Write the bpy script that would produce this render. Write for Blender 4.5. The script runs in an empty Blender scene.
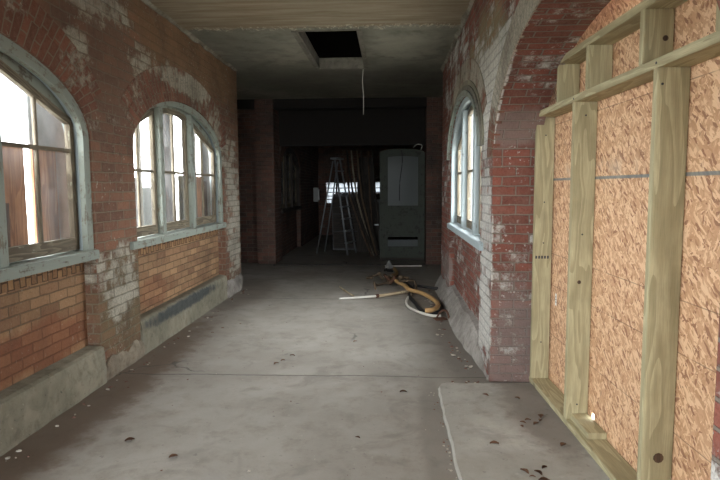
import bpy, bmesh, math, random
from mathutils import Vector, Matrix, noise
random.seed(7)
scn = bpy.context.scene
C = scn.collection
PI = math.pi

# ------------------------------------------------------------------ materials
class NT:
    def __init__(s, name):
        s.m = bpy.data.materials.new(name); s.m.use_nodes = True
        s.t = s.m.node_tree; s.t.nodes.clear()
        s.out = s.n('ShaderNodeOutputMaterial')
    def n(s, typ, **kw):
        nd = s.t.nodes.new(typ)
        for k, v in kw.items(): setattr(nd, k, v)
        return nd
    def put(s, sock, v):
        if v is None: return
        if isinstance(v, bpy.types.NodeSocket): s.t.links.new(v, sock)
        elif isinstance(v, (tuple, list)):
            v = tuple(v)
            if len(sock.default_value) == 4 and len(v) == 3: v = v + (1,)
            sock.default_value = v
        else: sock.default_value = v
    def geo(s): return s.n('ShaderNodeNewGeometry').outputs['Position']
    def obj(s): return s.n('ShaderNodeTexCoord').outputs['Object']
    def uv(s): return s.n('ShaderNodeTexCoord').outputs['UV']
    def rnd(s): return s.n('ShaderNodeObjectInfo').outputs['Random']
    def math(s, op, a, b=0.5, clamp=False):
        nd = s.n('ShaderNodeMath', operation=op, use_clamp=clamp); s.put(nd.inputs[0], a); s.put(nd.inputs[1], b); return nd.outputs[0]
    def vec(s, op, a, b=(0,0,0)):
        nd = s.n('ShaderNodeVectorMath', operation=op); s.put(nd.inputs[0], a); s.put(nd.inputs[1], b)
        return nd.outputs['Value'] if op in ('LENGTH', 'DOT_PRODUCT') else nd.outputs[0]
    def noise(s, v, scale=5, detail=4, rough=.6, dist=0, col=False):
        nd = s.n('ShaderNodeTexNoise'); s.put(nd.inputs['Vector'], v); s.put(nd.inputs['Scale'], scale)
        s.put(nd.inputs['Detail'], detail); s.put(nd.inputs['Roughness'], rough); s.put(nd.inputs['Distortion'], dist)
        return nd.outputs['Color' if col else 'Fac']
    def vor(s, v, scale=5, out='Color', feature='F1'):
        nd = s.n('ShaderNodeTexVoronoi', feature=feature); s.put(nd.inputs['Vector'], v); s.put(nd.inputs['Scale'], scale); return nd.outputs[out]
    def ramp(s, f, a, b, lo=0., hi=1., smooth=True):
        nd = s.n('ShaderNodeMapRange', interpolation_type='SMOOTHSTEP' if smooth else 'LINEAR', clamp=True)
        s.put(nd.inputs[0], f); s.put(nd.inputs[1], a); s.put(nd.inputs[2], b); s.put(nd.inputs[3], lo); s.put(nd.inputs[4], hi)
        return nd.outputs[0]
    def mix(s, f, a, b, mode='MIX'):
        nd = s.n('ShaderNodeMix', data_type='RGBA', blend_type=mode); s.put(nd.inputs[0], f); s.put(nd.inputs[6], a); s.put(nd.inputs[7], b)
        return nd.outputs[2]
    def sep(s, v):
        nd = s.n('ShaderNodeSeparateXYZ'); s.put(nd.inputs[0], v); return nd.outputs
    def comb(s, x, y, z=0.):
        nd = s.n('ShaderNodeCombineXYZ'); s.put(nd.inputs[0], x); s.put(nd.inputs[1], y); s.put(nd.inputs[2], z); return nd.outputs[0]
    def bump(s, h, strength=.5, dist=.01):
        nd = s.n('ShaderNodeBump'); s.put(nd.inputs['Strength'], strength); s.put(nd.inputs['Distance'], dist); s.put(nd.inputs['Height'], h); return nd.outputs[0]
    def done(s, col, rough=.9, normal=None, metal=0., spec=.3):
        b = s.n('ShaderNodeBsdfPrincipled'); s.put(b.inputs['Base Color'], col); s.put(b.inputs['Roughness'], rough)
        s.put(b.inputs['Metallic'], metal); s.put(b.inputs['Specular IOR Level'], spec)
        if normal is not None: s.put(b.inputs['Normal'], normal)
        s.t.links.new(b.outputs[0], s.out.inputs[0]); return s.m

def srgb(r, g, b):
    f = lambda c: ((c/255+.055)/1.055)**2.4 if c > 10 else c/255/12.92
    return (f(r), f(g), f(b))

def brick(name, c1, c2, mortar, white=.35, whitecol=srgb(205,198,180), zones=(), tints=(), bw=.235, rh=.08, ms=.007, grime=.5, var=1.0):
    """zones: ((x,y,z),(rx,ry,rz),strength) more (or less) flaking whitewash; tints: same + colour: stains and other paints"""
    k = NT(name); P = k.geo(); uv = k.uv()
    wob = k.vec('SCALE', k.vec('SUBTRACT', k.noise(uv, 9, 2, .5, col=True), (.5,.5,.5)))
    wob.node.inputs['Scale'].default_value = .016
    wuv = k.vec('ADD', uv, wob)
    bt = k.n('ShaderNodeTexBrick'); bt.offset = .5; bt.squash = 1
    k.put(bt.inputs['Vector'], wuv); k.put(bt.inputs['Color1'], c1); k.put(bt.inputs['Color2'], c2); k.put(bt.inputs['Mortar'], (0,0,0))
    k.put(bt.inputs['Scale'], 1.); k.put(bt.inputs['Mortar Size'], ms); k.put(bt.inputs['Mortar Smooth'], .3); k.put(bt.inputs['Bias'], -.1)
    k.put(bt.inputs['Brick Width'], bw); k.put(bt.inputs['Row Height'], rh)
    fac = bt.outputs['Fac']; col = bt.outputs['Color']
    # second brick texture with black/white gives one random value per brick
    b2 = k.n('ShaderNodeTexBrick'); b2.offset = .5; b2.squash = 1
    k.put(b2.inputs['Vector'], wuv); k.put(b2.inputs['Color1'], (0,0,0)); k.put(b2.inputs['Color2'], (1,1,1)); k.put(b2.inputs['Mortar'], (.5,.5,.5))
    for nm, v in (('Scale',1.),('Mortar Size',ms),('Brick Width',bw),('Row Height',rh)): k.put(b2.inputs[nm], v)
    rb = k.math('FRACT', k.math('MULTIPLY', k.sep(b2.outputs['Color'])[0], 7.31))
    n1 = k.noise(P, 2.2, 5, .65); n2 = k.noise(P, 14, 6, .7); n3 = k.noise(P, 60, 4, .7)
    col = k.mix(k.ramp(rb, .0, 1., 0., .55*var), col, k.mix(.5, col, (.03,.022,.02)))
    col = k.mix(k.ramp(n2, .35, .75, 0, .45), col, k.mix(.5, c1, mortar)); col = k.mix(k.ramp(n3, .5, .75, 0, .5), col, tuple(x*.35 for x in c2)); col = k.mix(k.ramp(n3, .45, .25, 0, .35), col, mortar)
    col = k.mix(k.math('MULTIPLY', k.ramp(fac, .2, .9), .85), col, mortar)
    for (c, r, st, tc) in tints:
        d = k.vec('LENGTH', k.vec('DIVIDE', k.vec('SUBTRACT', P, c), r))
        d = k.math('ADD', d, k.ramp(n1, .3, .7, -.35, .35, False))
        col = k.mix(k.math('MULTIPLY', k.ramp(d, 1.1, .55), st), col, tc)
    m = k.math('ADD', n1, k.math('MULTIPLY', n2, .55))
    m = k.math('ADD', m, k.math('MULTIPLY', rb, .22))
    m = k.math('SUBTRACT', m, k.math('MULTIPLY', fac, .10))
    m = k.math('ADD', m, k.math('MULTIPLY', k.math('SUBTRACT', n3, .5), .5)); m = k.math('ADD', m, white-.35)
    for (c, r, st) in zones:
        d = k.vec('LENGTH', k.vec('DIVIDE', k.vec('SUBTRACT', P, c), r))
        m = k.math('ADD', m, k.math('MULTIPLY', k.ramp(d, 1.15, .35), st))
    wm = k.ramp(m, .94, 1.16)
    n6 = k.noise(P, 32, 3, .55); wm = k.math('MAXIMUM', wm, k.math('MULTIPLY', k.ramp(n6, .62, .68), k.ramp(n1, .40, .60, 0, min(1., white*2.2))))
    wc = k.mix(k.ramp(n3, .35, .7), whitecol, tuple(x*.55 for x in whitecol))
    wc = k.mix(k.math('MULTIPLY', fac, .5), wc, tuple(x*.4 for x in whitecol))
    col = k.mix(k.math('MULTIPLY', wm, .85), col, wc)
    col = k.mix(k.math('MULTIPLY', k.ramp(k.noise(P, 1.3, 6, .7, .4), .42, .72), grime), col, (.035,.03,.026))
    h = k.math('ADD', k.math('MULTIPLY', fac, -1.), k.math('MULTIPLY', n2, .7))
    h = k.math('ADD', h, k.math('MULTIPLY', n3, .35)); h = k.math('ADD', h, k.math('MULTIPLY', wm, .25)); h = k.math('ADD', h, k.math('MULTIPLY', rb, .3))
    return k.done(col, .93, k.bump(h, 1., .022), spec=.15)

WH = srgb(190,184,166)
red1, red2 = srgb(128,62,50), srgb(96,48,40)
lz = []
M = {}
M['brick_left'] = brick('aged red brick with flaking whitewash', srgb(132,94,74), srgb(104,76,63), srgb(130,116,98), white=.33, whitecol=WH,
    zones=[((-2.3,6.2,2.66),(9,1.3,.28),.22), ((-2.3,7.75,2.2),(9,.4,.4),.2), ((-2.3,5.35,2.45),(9,.35,.3),.2), ((-2.3,4.3,3.02),(9,.9,.16),.34), ((-2.3,4.15,2.55),(9,.35,.22),.26), ((-2.3,4.72,.75),(9,.42,.42),.30),
           ((-2.3,8.3,1.1),(9,.5,1.3),.34), ((-2.3,7.2,3.1),(9,2.2,.5),-.2), ((-2.3,4.75,1.55),(9,.5,.5),-.3)],
    tints=[((-2.3,7.0,3.05),(9,2.6,.45),.6,srgb(128,100,72)), ((-2.3,4.75,.55),(9,.5,.55),.4,srgb(110,108,78)), ((-2.3,4.5,2.6),(9,1.0,.7),.35,srgb(110,92,80))])
M['brick_dado'] = brick('ochre brick panel', srgb(164,130,96), srgb(126,94,72), srgb(118,98,76), white=.10, grime=.35, ms=.006, bw=.22, rh=.074,
    tints=[((-2.3,3.7,.45),(9,1.0,.22),.55,srgb(120,66,46)), ((-2.3,5.6,.5),(9,.6,.2),.3,srgb(120,66,46))])
M['brick_soldier'] = brick('ochre soldier course', srgb(154,120,84), srgb(124,92,66), srgb(84,66,50), white=.12, bw=.115, rh=.06, ms=.006, grime=.3)
M['brick_arch'] = brick('arch voussoir brick', srgb(132,86,68), srgb(106,70,58), srgb(134,120,102), white=.34, bw=.23, rh=.078, whitecol=WH,
    zones=[((-2.3,6.4,2.72),(.6,1.5,.17),.34), ((-2.3,7.5,2.35),(.6,.45,.3),.22), ((.79,6.3,2.6),(.5,1.6,.5),.35), ((.77,3.9,2.5),(.045,1.5,.9),.5), ((-2.3,4.2,2.45),(.5,.3,.2),.25)])
M['brick_right'] = brick('red brick with thick flaking limewash', srgb(136,80,66), srgb(104,64,54), srgb(128,116,104), white=.38, whitecol=srgb(218,216,206),
    zones=[((.79,4.72,1.0),(.02,.42,1.5),.27), ((.79,5.0,2.3),(.02,1.3,.55),.36), ((.79,4.25,2.3),(.03,.6,.5),.4), ((.79,7.0,2.9),(.02,1.8,.5),.14), ((.79,6.3,.3),(.02,2.2,.28),.30), ((.79,6.2,.8),(.02,1.2,.3),-.12),
           ((1.0,4.45,1.6),(.18,.05,.6),-.35)],
    tints=[((.79,5.0,2.55),(.02,1.1,.5),.5,srgb(150,146,112)), ((.98,4.45,.3),(.25,.12,.62),.75,srgb(116,104,98)), ((.98,4.4,1.98),(.3,.2,.17),.7,srgb(128,114,106)), ((.79,6.8,.45),(.05,2.4,.22),.6,srgb(150,140,132))], grime=.3, var=.9, rh=.074, bw=.215)
M['brick_far'] = brick('dark mottled brick', srgb(108,74,62), srgb(76,62,56), srgb(110,102,92), white=.26, whitecol=srgb(140,136,126), grime=.75)  # darker tones and stronger dark mottling than the near walls

def concrete(name, a, b, c, sc=1., zones=(), grit=.5, bs=.35, spec=.2, rough=.88, joints=False, paint=None, extra=None):
    k = NT(name); P = k.geo()
    n1 = k.noise(P, .9*sc, 6, .62, .3); n2 = k.noise(P, 5*sc, 6, .68); n3 = k.noise(P, 55*sc, 5, .7); n4 = k.noise(P, 2.1*sc, 4, .6, 1.2)
    col = k.mix(k.ramp(n1, .36, .66), a, b)
    col = k.mix(k.ramp(n2, .45, .75, 0, .6), col, c)
    col = k.mix(k.ramp(n4, .52, .68, 0, .4), col, tuple(x*.6 for x in a)); n5 = k.noise(P, 17*sc, 3, .6); col = k.mix(k.ramp(n5, .66, .74, 0, grit), col, tuple(x*.35 for x in a)); col = k.mix(k.ramp(n5, .34, .27, 0, grit*.6), col, tuple(min(1,x*1.35) for x in b))
    col = k.mix(k.ramp(n3, .58, .8, 0, grit), col, tuple(x*.3 for x in a))
    col = k.mix(k.ramp(n3, .38, .24, 0, grit*.5), col, tuple(min(1,x*1.5) for x in b))
    for (cc, r, st, tc) in zones:
        d = k.vec('LENGTH', k.vec('DIVIDE', k.vec('SUBTRACT', P, cc), r))
        d = k.math('ADD', d, k.ramp(n2, .3, .7, -.3, .3, False))
        col = k.mix(k.math('MULTIPLY', k.ramp(d, 1.15, .6), st), col, tc)
    h = k.math('ADD', k.math('MULTIPLY', n2, .8), k.math('MULTIPLY', n3, .35))
    if joints:
        cr = k.vor(k.vec('ADD', P, k.vec('MULTIPLY', k.noise(P, 3, 4, .6, col=True), (.35,.35,0))), .3, 'Distance', 'DISTANCE_TO_EDGE')
        cm = k.math('MULTIPLY', k.ramp(cr, .005, .001), k.ramp(k.noise(P, .8, 2), .52, .66))
        y = k.math('ADD', k.sep(P)[1], k.math('MULTIPLY', k.noise(P, 2.5, 4), .1))
        for yy in (4.62, 7.9):
            cm = k.math('MAXIMUM', cm, k.ramp(k.math('ABSOLUTE', k.math('SUBTRACT', y, yy)), .013, .002))
        col = k.mix(k.math('MULTIPLY', cm, .8), col, tuple(x*.22 for x in a)); h = k.math('SUBTRACT', h, cm)
    if extra: col = extra(k, P, col, n2)
    return k.done(col, rough, k.bump(h, bs, .012), spec=spec)

M['floor'] = concrete('dusty grey concrete floor', srgb(132,126,116), srgb(148,142,132), srgb(110,103,92), joints=True, spec=.35, rough=.7,
    zones=[((-2.25,4.0,0),(.42,3.2,1),.75,srgb(92,74,58)), ((.7,6.2,0),(.26,2.6,1),.6,srgb(104,96,86)), ((-2.2,8.2,0),(.5,1.4,1),.5,srgb(88,76,64)),
           ((.3,8.2,0),(.7,1.4,1),.25,srgb(104,92,76)), ((-1.0,2.2,0),(.9,.7,1),.3,srgb(138,132,126)), ((.30,3.4,0),(.12,1.2,1),.45,srgb(104,98,88))])
M['slab'] = concrete('pale worn concrete slab', srgb(150,147,138), srgb(168,164,154), srgb(128,122,112), sc=1.4, spec=.25,
    zones=[((1.05,3.9,0),(.28,.9,1),.6,srgb(96,86,76)), ((.8,3.0,0),(.5,.25,1),.25,srgb(120,112,100))])
M['curb'] = concrete('grey render curb', srgb(116,112,96), srgb(140,134,116), srgb(84,76,62), sc=2.2, grit=.8, bs=.6,
    zones=[((-2.25,6.2,.26),(.5,1.25,.075),.85,srgb(50,56,58)), ((-2.4,5.5,.36),(.12,4,.05),.6,srgb(92,80,64)), ((-2.25,4.7,.1),(.5,.45,.3),.5,srgb(120,116,104))])
M['rubble'] = concrete('crumbling lime render', srgb(128,122,114), srgb(156,150,142), srgb(98,88,78), sc=3., grit=.8, bs=.9)
M['rubble_brown'] = concrete('crumbling brown render', srgb(112,102,88), srgb(140,130,112), srgb(84,70,56), sc=3., grit=.8, bs=.9)
def ceil_extra(k, P, col, n2):
    s = k.sep(P); wv = k.noise(k.vec('MULTIPLY', P, (3.2,.6,1)), 2.2, 5, .7)
    y = k.math('ADD', s[1], k.math('MULTIPLY', wv, .34))
    near = k.ramp(y, 6.62, 6.54)
    st = k.noise(k.vec('MULTIPLY', P, (.5,5,1)), 1.8, 5, .7)
    brown = k.mix(k.ramp(st, .35, .65), srgb(122,104,80), srgb(146,134,112))
    col = k.mix(k.math('MULTIPLY', near, .8), col, brown)
    sh = k.noise(k.vec('MULTIPLY', P, (7,3,1)), 2.6, 5, .75, 1.5)
    band = k.math('MULTIPLY', k.ramp(k.math('ABSOLUTE', k.math('SUBTRACT', y, 6.60)), .12, .02), k.ramp(sh, .5, .62))
    return k.mix(k.math('MULTIPLY', band, .75), col, srgb(196,186,164))
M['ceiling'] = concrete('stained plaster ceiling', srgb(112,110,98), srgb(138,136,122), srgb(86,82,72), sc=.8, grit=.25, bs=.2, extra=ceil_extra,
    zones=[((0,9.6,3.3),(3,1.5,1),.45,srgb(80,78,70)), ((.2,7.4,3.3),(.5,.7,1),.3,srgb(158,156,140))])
M['hatch_trim'] = concrete('dirty trim board', srgb(104,100,90), srgb(122,118,106), srgb(76,72,64), sc=4)
M['cornice'] = concrete('chipped plaster edge', srgb(112,104,90), srgb(150,146,132), srgb(80,72,62), sc=4, grit=.7)

def wood(name, a, b, knots=True, ring=1., paint=None, pamt=.0, rough=.75, dark=None, var=.25):
    k = NT(name); uv = k.uv(); r = k.rnd()
    off = k.comb(k.math('MULTIPLY', r, 13.1), k.math('MULTIPLY', r, 29.7), 0.)
    u2 = k.vec('ADD', uv, off)
    st = k.vec('MULTIPLY', u2, (1., .09, 1.))
    wp = k.vec('ADD', st, k.vec('MULTIPLY', k.noise(u2, 2.2, 2, .5, col=True), (.07,.03,0)))
    w = k.n('ShaderNodeTexNoise'); k.put(w.inputs['Vector'], wp); k.put(w.inputs['Scale'], 11.*ring); k.put(w.inputs['Detail'], 1.)
    g = k.math('FRACT', k.math('MULTIPLY', w.outputs['Fac'], 7.))
    g = k.ramp(g, .0, .85)
    fine = k.noise(k.vec('MULTIPLY', u2, (60., 2.5, 1.)), 3., 4, .7)
    col = k.mix(g, a, b); col = k.mix(k.ramp(fine, .35, .7, 0, .45), col, tuple(x*.6 for x in b))
    if knots:
        kv = k.vor(k.vec('MULTIPLY', u2, (1., .55, 1.)), 3.4, 'Distance')
        col = k.mix(k.ramp(kv, .12, .05, 0, .8), col, dark or tuple(x*.35 for x in b))
    col = k.mix(k.ramp(k.noise(u2, 3.5, 4), .45, .75, 0, var), col, tuple(x*.45 for x in b))
    if paint:
        pn = k.math('ADD', k.noise(u2, 7, 6, .75), k.math('MULTIPLY', k.noise(k.vec('MULTIPLY', u2, (30.,2.,1.)), 2, 4), .4))
        col = k.mix(k.ramp(pn, 1.02-pamt*.6, .86-pamt*.6), col, paint) if False else k.mix(k.ramp(pn, .62+pamt, .52+pamt), col, paint)
    return k.done(col, rough, k.bump(k.math('ADD', fine, k.math('MULTIPLY', g, .4)), .3, .004), spec=.3)
M['lumber'] = wood('greenish treated pine', srgb(186,176,140), srgb(160,150,116))
M['lumber_grey'] = wood('dry sawn plank', srgb(150,140,120), srgb(110,100,84))
M['plank_dark'] = wood('weathered brown plank', srgb(104,82,62), srgb(66,52,42))
M['frame'] = wood('peeling blue-grey painted timber', srgb(122,116,100), srgb(98,92,80), paint=srgb(128,134,124), pamt=.20, knots=False)
M['frame_pale'] = wood('pale blue painted jamb', srgb(134,136,128), srgb(112,112,104), paint=srgb(150,160,160), pamt=.28, knots=False)
M['sash'] = wood('bare weathered grey sash', srgb(128,118,98), srgb(92,82,66), paint=srgb(138,136,118), pamt=-.02, knots=False)
M['door_paint'] = wood('dark green-black painted timber', srgb(60,60,52), srgb(40,40,36), paint=srgb(62,66,58), pamt=.2, knots=False)
M['dark_wood'] = wood('dark brown timber', srgb(62,54,46), srgb(40,36,32), knots=False)  # very dark brown grain
M['stick'] = wood('split pale stick', srgb(196,180,150), srgb(150,130,100), knots=False)

def osb():
    k = NT('oriented strand board'); P = k.obj(); s = k.sep(P)
    p = k.comb(s[1], s[2], 0.)
    wob = k.vec('MULTIPLY', k.vec('SUBTRACT', k.noise(p, 9, 3, .6, col=True), (.5,.5,.5)), (.05,.05,0))
    p = k.vec('ADD', p, wob); col = None
    A, B, Cc, D = srgb(198,156,120), srgb(180,138,102), srgb(222,186,148), srgb(146,104,78)
    hs = None
    for i, (ang, sx, sy) in enumerate(((.25,22,85),(1.25,26,95),(-.7,24,88))):
        rt = k.n('ShaderNodeVectorRotate', rotation_type='Z_AXIS'); k.put(rt.inputs['Vector'], p); k.put(rt.inputs['Angle'], ang)
        v = k.n('ShaderNodeTexVoronoi', feature='F1'); k.put(v.inputs['Vector'], k.vec('MULTIPLY', rt.outputs[0], (sx, sy, 1))); k.put(v.inputs['Scale'], 1.)
        cs = k.sep(v.outputs['Color'])
        c = k.mix(k.ramp(cs[0], .2, .9), A, B); c = k.mix(k.ramp(cs[1], .72, .78), c, Cc); c = k.mix(k.ramp(cs[2], .86, .9), c, D)
        fib = k.noise(k.vec('MULTIPLY', rt.outputs[0], (16, 220, 1)), 1., 3)
        c = k.mix(k.ramp(fib, .4, .7, 0, .3), c, B)
        if col is None: col = c; hs = cs[0]
        else:
            f = k.ramp(cs[1], .45, .5) ; col = k.mix(f, col, c); hs = k.math('ADD', hs, cs[0])
    z = s[2]
    for zz in (.42, .80, 1.04, 2.01):
        zz2 = k.math('ADD', z, k.math('MULTIPLY', k.noise(P, 1.5, 2), .004))
        ln = k.ramp(k.math('ABSOLUTE', k.math('SUBTRACT', zz2, zz)), .0035, .0015)
        col = k.mix(k.math('MULTIPLY', ln, k.ramp(k.noise(P, 6, 2), .35, .5, .2, .6)), col, srgb(90,66,50))
    ln = k.ramp(k.math('ABSOLUTE', k.math('SUBTRACT', z, 1.600)), .011, .006)
    col = k.mix(k.math('MULTIPLY', ln, .85), col, srgb(104,116,116))
    hz = k.math('MULTIPLY', k.ramp(k.math('ABSOLUTE', k.math('SUBTRACT', z, 1.65)), .09, .0), k.ramp(k.noise(P, 5, 4), .5, .65))
    col = k.mix(k.math('MULTIPLY', hz, .35), col, srgb(206,190,166))
    return k.done(col, .72, k.bump(hs, .25, .003), spec=.3)
M['osb'] = osb()
M['osb_dull'] = wood('brown board seen through glass', srgb(176,128,90), srgb(140,96,66), knots=False)

def plain(name, c, rough=.6, metal=0., var=.3, sc=12, spec=.4, bs=.1):
    k = NT(name); P = k.obj(); n = k.noise(P, sc, 5, .65)
    return k.done(k.mix(k.ramp(n, .35, .7, 0, var), c, tuple(x*.45 for x in c)), rough, k.bump(n, bs, .004), metal, spec)
M['grey_sheet'] = plain('weathered grey sheeting', srgb(136,138,136), .6)
M['alu'] = plain('scuffed aluminium', srgb(150,154,156), .45, .7)
M['iron'] = plain('rusted iron', srgb(90,62,46), .8, .3)
M['hose_tan'] = plain('dirty tan rubber hose', srgb(176,140,92), .6, sc=20)
M['hose_white'] = plain('dirty white plastic tube', srgb(200,196,184), .5)
M['hose_black'] = plain('black rubber cable', srgb(34,32,30), .6)
M['hose_brown'] = plain('muddy brown rope', srgb(92,76,58), .9)
M['leaf'] = plain('dead brown leaf', srgb(104,74,54), .9)
M['chip'] = plain('mortar crumb', srgb(170,162,148), .95, sc=30)
M['brickbit'] = plain('brick crumb', srgb(112,84,72), .95, sc=30)
M['dust'] = plain('dark dirt', srgb(80,70,58), .95, sc=40)
M['sticker'] = plain('white paper tag', srgb(226,226,220), .7, var=.15)
M['ink'] = plain('black print', srgb(60,60,62), .7)
M['box_grey'] = plain('dull grey metal', srgb(150,150,146), .6)
M['crate_dark'] = plain('dark cabinet enamel', srgb(46,46,46), .5)
M['dark'] = plain('attic boards and darkness slabs', srgb(30,26,22), .95)  # also on the slabs that stand in for far-end darkness
M['outside'] = plain('pale gravel ground', srgb(150,148,140), .95, sc=3)
M['nail'] = plain('steel nail head', srgb(70,70,70), .4, .8)

def glass(name, dirt=.12, dcol=(.6,.6,.58)):
    k = NT(name)
    tr = k.n('ShaderNodeBsdfTransparent'); gl = k.n('ShaderNodeBsdfGlossy'); k.put(gl.inputs['Roughness'], .06)
    tl = k.n('ShaderNodeBsdfTranslucent'); k.put(tl.inputs['Color'], dcol); df = k.n('ShaderNodeBsdfDiffuse'); k.put(df.inputs['Color'], dcol)
    m0 = k.n('ShaderNodeMixShader'); k.put(m0.inputs[0], .5); k.t.links.new(tl.outputs[0], m0.inputs[1]); k.t.links.new(df.outputs[0], m0.inputs[2])
    lw = k.n('ShaderNodeLayerWeight'); fr = k.math('ADD', k.math('MULTIPLY', k.math('POWER', lw.outputs['Facing'], 5.), .6), .03)
    m1 = k.n('ShaderNodeMixShader'); k.put(m1.inputs[0], fr); k.t.links.new(tr.outputs[0], m1.inputs[1]); k.t.links.new(gl.outputs[0], m1.inputs[2])
    n = k.noise(k.geo(), 2.5, 3, .6)
    m2 = k.n('ShaderNodeMixShader'); k.put(m2.inputs[0], k.ramp(n, .3, .75, min(.965,dirt*.4), min(.985,dirt*1.8))); k.t.links.new(m1.outputs[0], m2.inputs[1]); k.t.links.new(m0.outputs[0], m2.inputs[2])
    k.t.links.new(m2.outputs[0], k.out.inputs[0]); return k.m
M['glass'] = glass('old window glass', .05)
M['glass_dim_end'] = glass('sky-dimming glass', 5., (.5,.52,.54))  # near-opaque, added to dim the bright sky in the end window
M['glass_door'] = glass('dusty door glass', 5., (.2,.215,.21))
M['glass_dim_side'] = glass('half-opaque dimming glass', .52, (.3,.32,.32))  # opacity set to dim the daylight, not a dirt layer

# ------------------------------------------------------------------ helpers
def uvbox(bm, scale=1.):
    """metres as UV, v along the longest side of the mesh"""
    uvl = bm.loops.layers.uv.verify()
    lo = [min(v.co[i] for v in bm.verts) for i in range(3)]; hi = [max(v.co[i] for v in bm.verts) for i in range(3)]
    L = max(range(3), key=lambda i: hi[i]-lo[i])
    bm.normal_update()
    for f in bm.faces:
        n = [abs(c) for c in f.normal]; k = n.index(max(n)); ax = [i for i in range(3) if i != k]
        if L in ax: v = L; u = [i for i in ax if i != L][0]
        else: u, v = ax
        for l in f.loops: l[uvl].uv = ((l.vert.co[u]+k*.37)*scale, l.vert.co[v]*scale)

def link(name, bm, mat, parent=None, smooth=False, uv=True, fixn=True):
    if uv: uvbox(bm)
    if fixn: bmesh.ops.recalc_face_normals(bm, faces=bm.faces)
    me = bpy.data.meshes.new(name); bm.to_mesh(me); bm.free()
    me.materials.append(M[mat] if isinstance(mat, str) else mat)
    if smooth:
        for p in me.polygons: p.use_smooth = True
    o = bpy.data.objects.new(name, me); C.objects.link(o)
    if parent: o.parent = parent
    return o
def empty(name, loc=(0,0,0), rz=0):
    o = bpy.data.objects.new(name, None); C.objects.link(o); o.location = loc; o.rotation_euler = (0,0,rz); o.empty_display_size = .1; return o
def tag(o, label=None, cat=None, group=None, kind=None):
    if label: o['label'] = label
    if cat: o['category'] = cat
    if group: o['group'] = group
    if kind: o['kind'] = kind
    return o
def struct(o): o['kind'] = 'structure'; return o
def box(bm, lo, hi, bev=0., rot=None, cen=None):
    c = [(a+b)/2 for a, b in zip(lo, hi)]; s = [abs(b-a) for a, b in zip(lo, hi)]
    r = bmesh.ops.create_cube(bm, size=1); vs = r['verts']
    for v in vs: v.co = Vector([v.co[i]*s[i] for i in range(3)])
    if bev > 0:
        es = list({e for v in vs for e in v.link_edges})
        g = bmesh.ops.bevel(bm, geom=es, offset=bev, segments=2, affect='EDGES', clamp_overlap=True)
        vs = list({v for f in g['faces'] for v in f.verts} | {v for v in vs if v.is_valid})
    mt = Matrix.Translation(c)
    if rot is not None: mt = mt @ rot
    for v in vs: v.co = mt @ v.co
    return vs
def boxbm(lo, hi, bev=0., rot=None):
    bm = bmesh.new(); box(bm, lo, hi, bev, rot); return bm
def cen_mesh(o):
    """move a top-level mesh's origin to its base centre"""
    vs = o.data.vertices
    lo = [min(v.co[i] for v in vs) for i in range(3)]; hi = [max(v.co[i] for v in vs) for i in range(3)]
    c = Vector(((lo[0]+hi[0])/2, (lo[1]+hi[1])/2, lo[2]))
    o.data.transform(Matrix.Translation(-c)); o.location = o.location + c; return o

def prism_x(bm, pts, x0, x1, uvl=None, uvm=None):
    """closed (y,z) outline extruded from x0 to x1; UV in metres: faces (y,z), sides (x, run)"""
    uvl = bm.loops.layers.uv.verify()
    a = [bm.verts.new((x0, p[0], p[1])) for p in pts]; b = [bm.verts.new((x1, p[0], p[1])) for p in pts]
    fa = bm.faces.new(a); fb = bm.faces.new(list(reversed(b)))
    for f in (fa, fb):
        for l in f.loops: l[uvl].uv = (l.vert.co.y, l.vert.co.z)
    run = 0.; n = len(pts)
    for i in range(n):
        j = (i+1) % n; d = math.hypot(pts[j][0]-pts[i][0], pts[j][1]-pts[i][1])
        horiz = abs(pts[j][1]-pts[i][1]) < 1e-6 or abs(pts[j][0]-pts[i][0]) < 1e-6
        f = bm.faces.new((a[j], a[i], b[i], b[j]))
        r0 = run; r1 = run+d
        if abs(pts[j][0]-pts[i][0]) < 1e-6: r0 = pts[i][1]; r1 = pts[j][1]; run = r1
        else: run = r1
        for l in f.loops:
            r_ = r0 if l.vert in (a[i], b[i]) else r1
            l[uvl].uv = (l.vert.co.x, r_)
    bmesh.ops.triangulate(bm, faces=[fa, fb])
    return bm

class Bay:
    def __init__(s, y0, y1, spring, apex): s.y0, s.y1, s.spring, s.apex = y0, y1, spring, apex; s.c = (y0+y1)/2; s.h = (y1-y0)/2
    def arc(s, off=0., n=28, t0=0., t1=PI):
        out = []
        for i in range(n+1):
            t = PI - (t0+(t1-t0)*i/n)
            out.append((s.c+(s.h-off)*math.cos(t), s.spring+(s.apex-s.spring-off)*math.sin(t)))
        return out
    def z(s, y, off=0.):
        q = (y-s.c)/(s.h-off)
        return s.spring+(s.apex-s.spring-off)*math.sqrt(max(0, 1-q*q))

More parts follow.
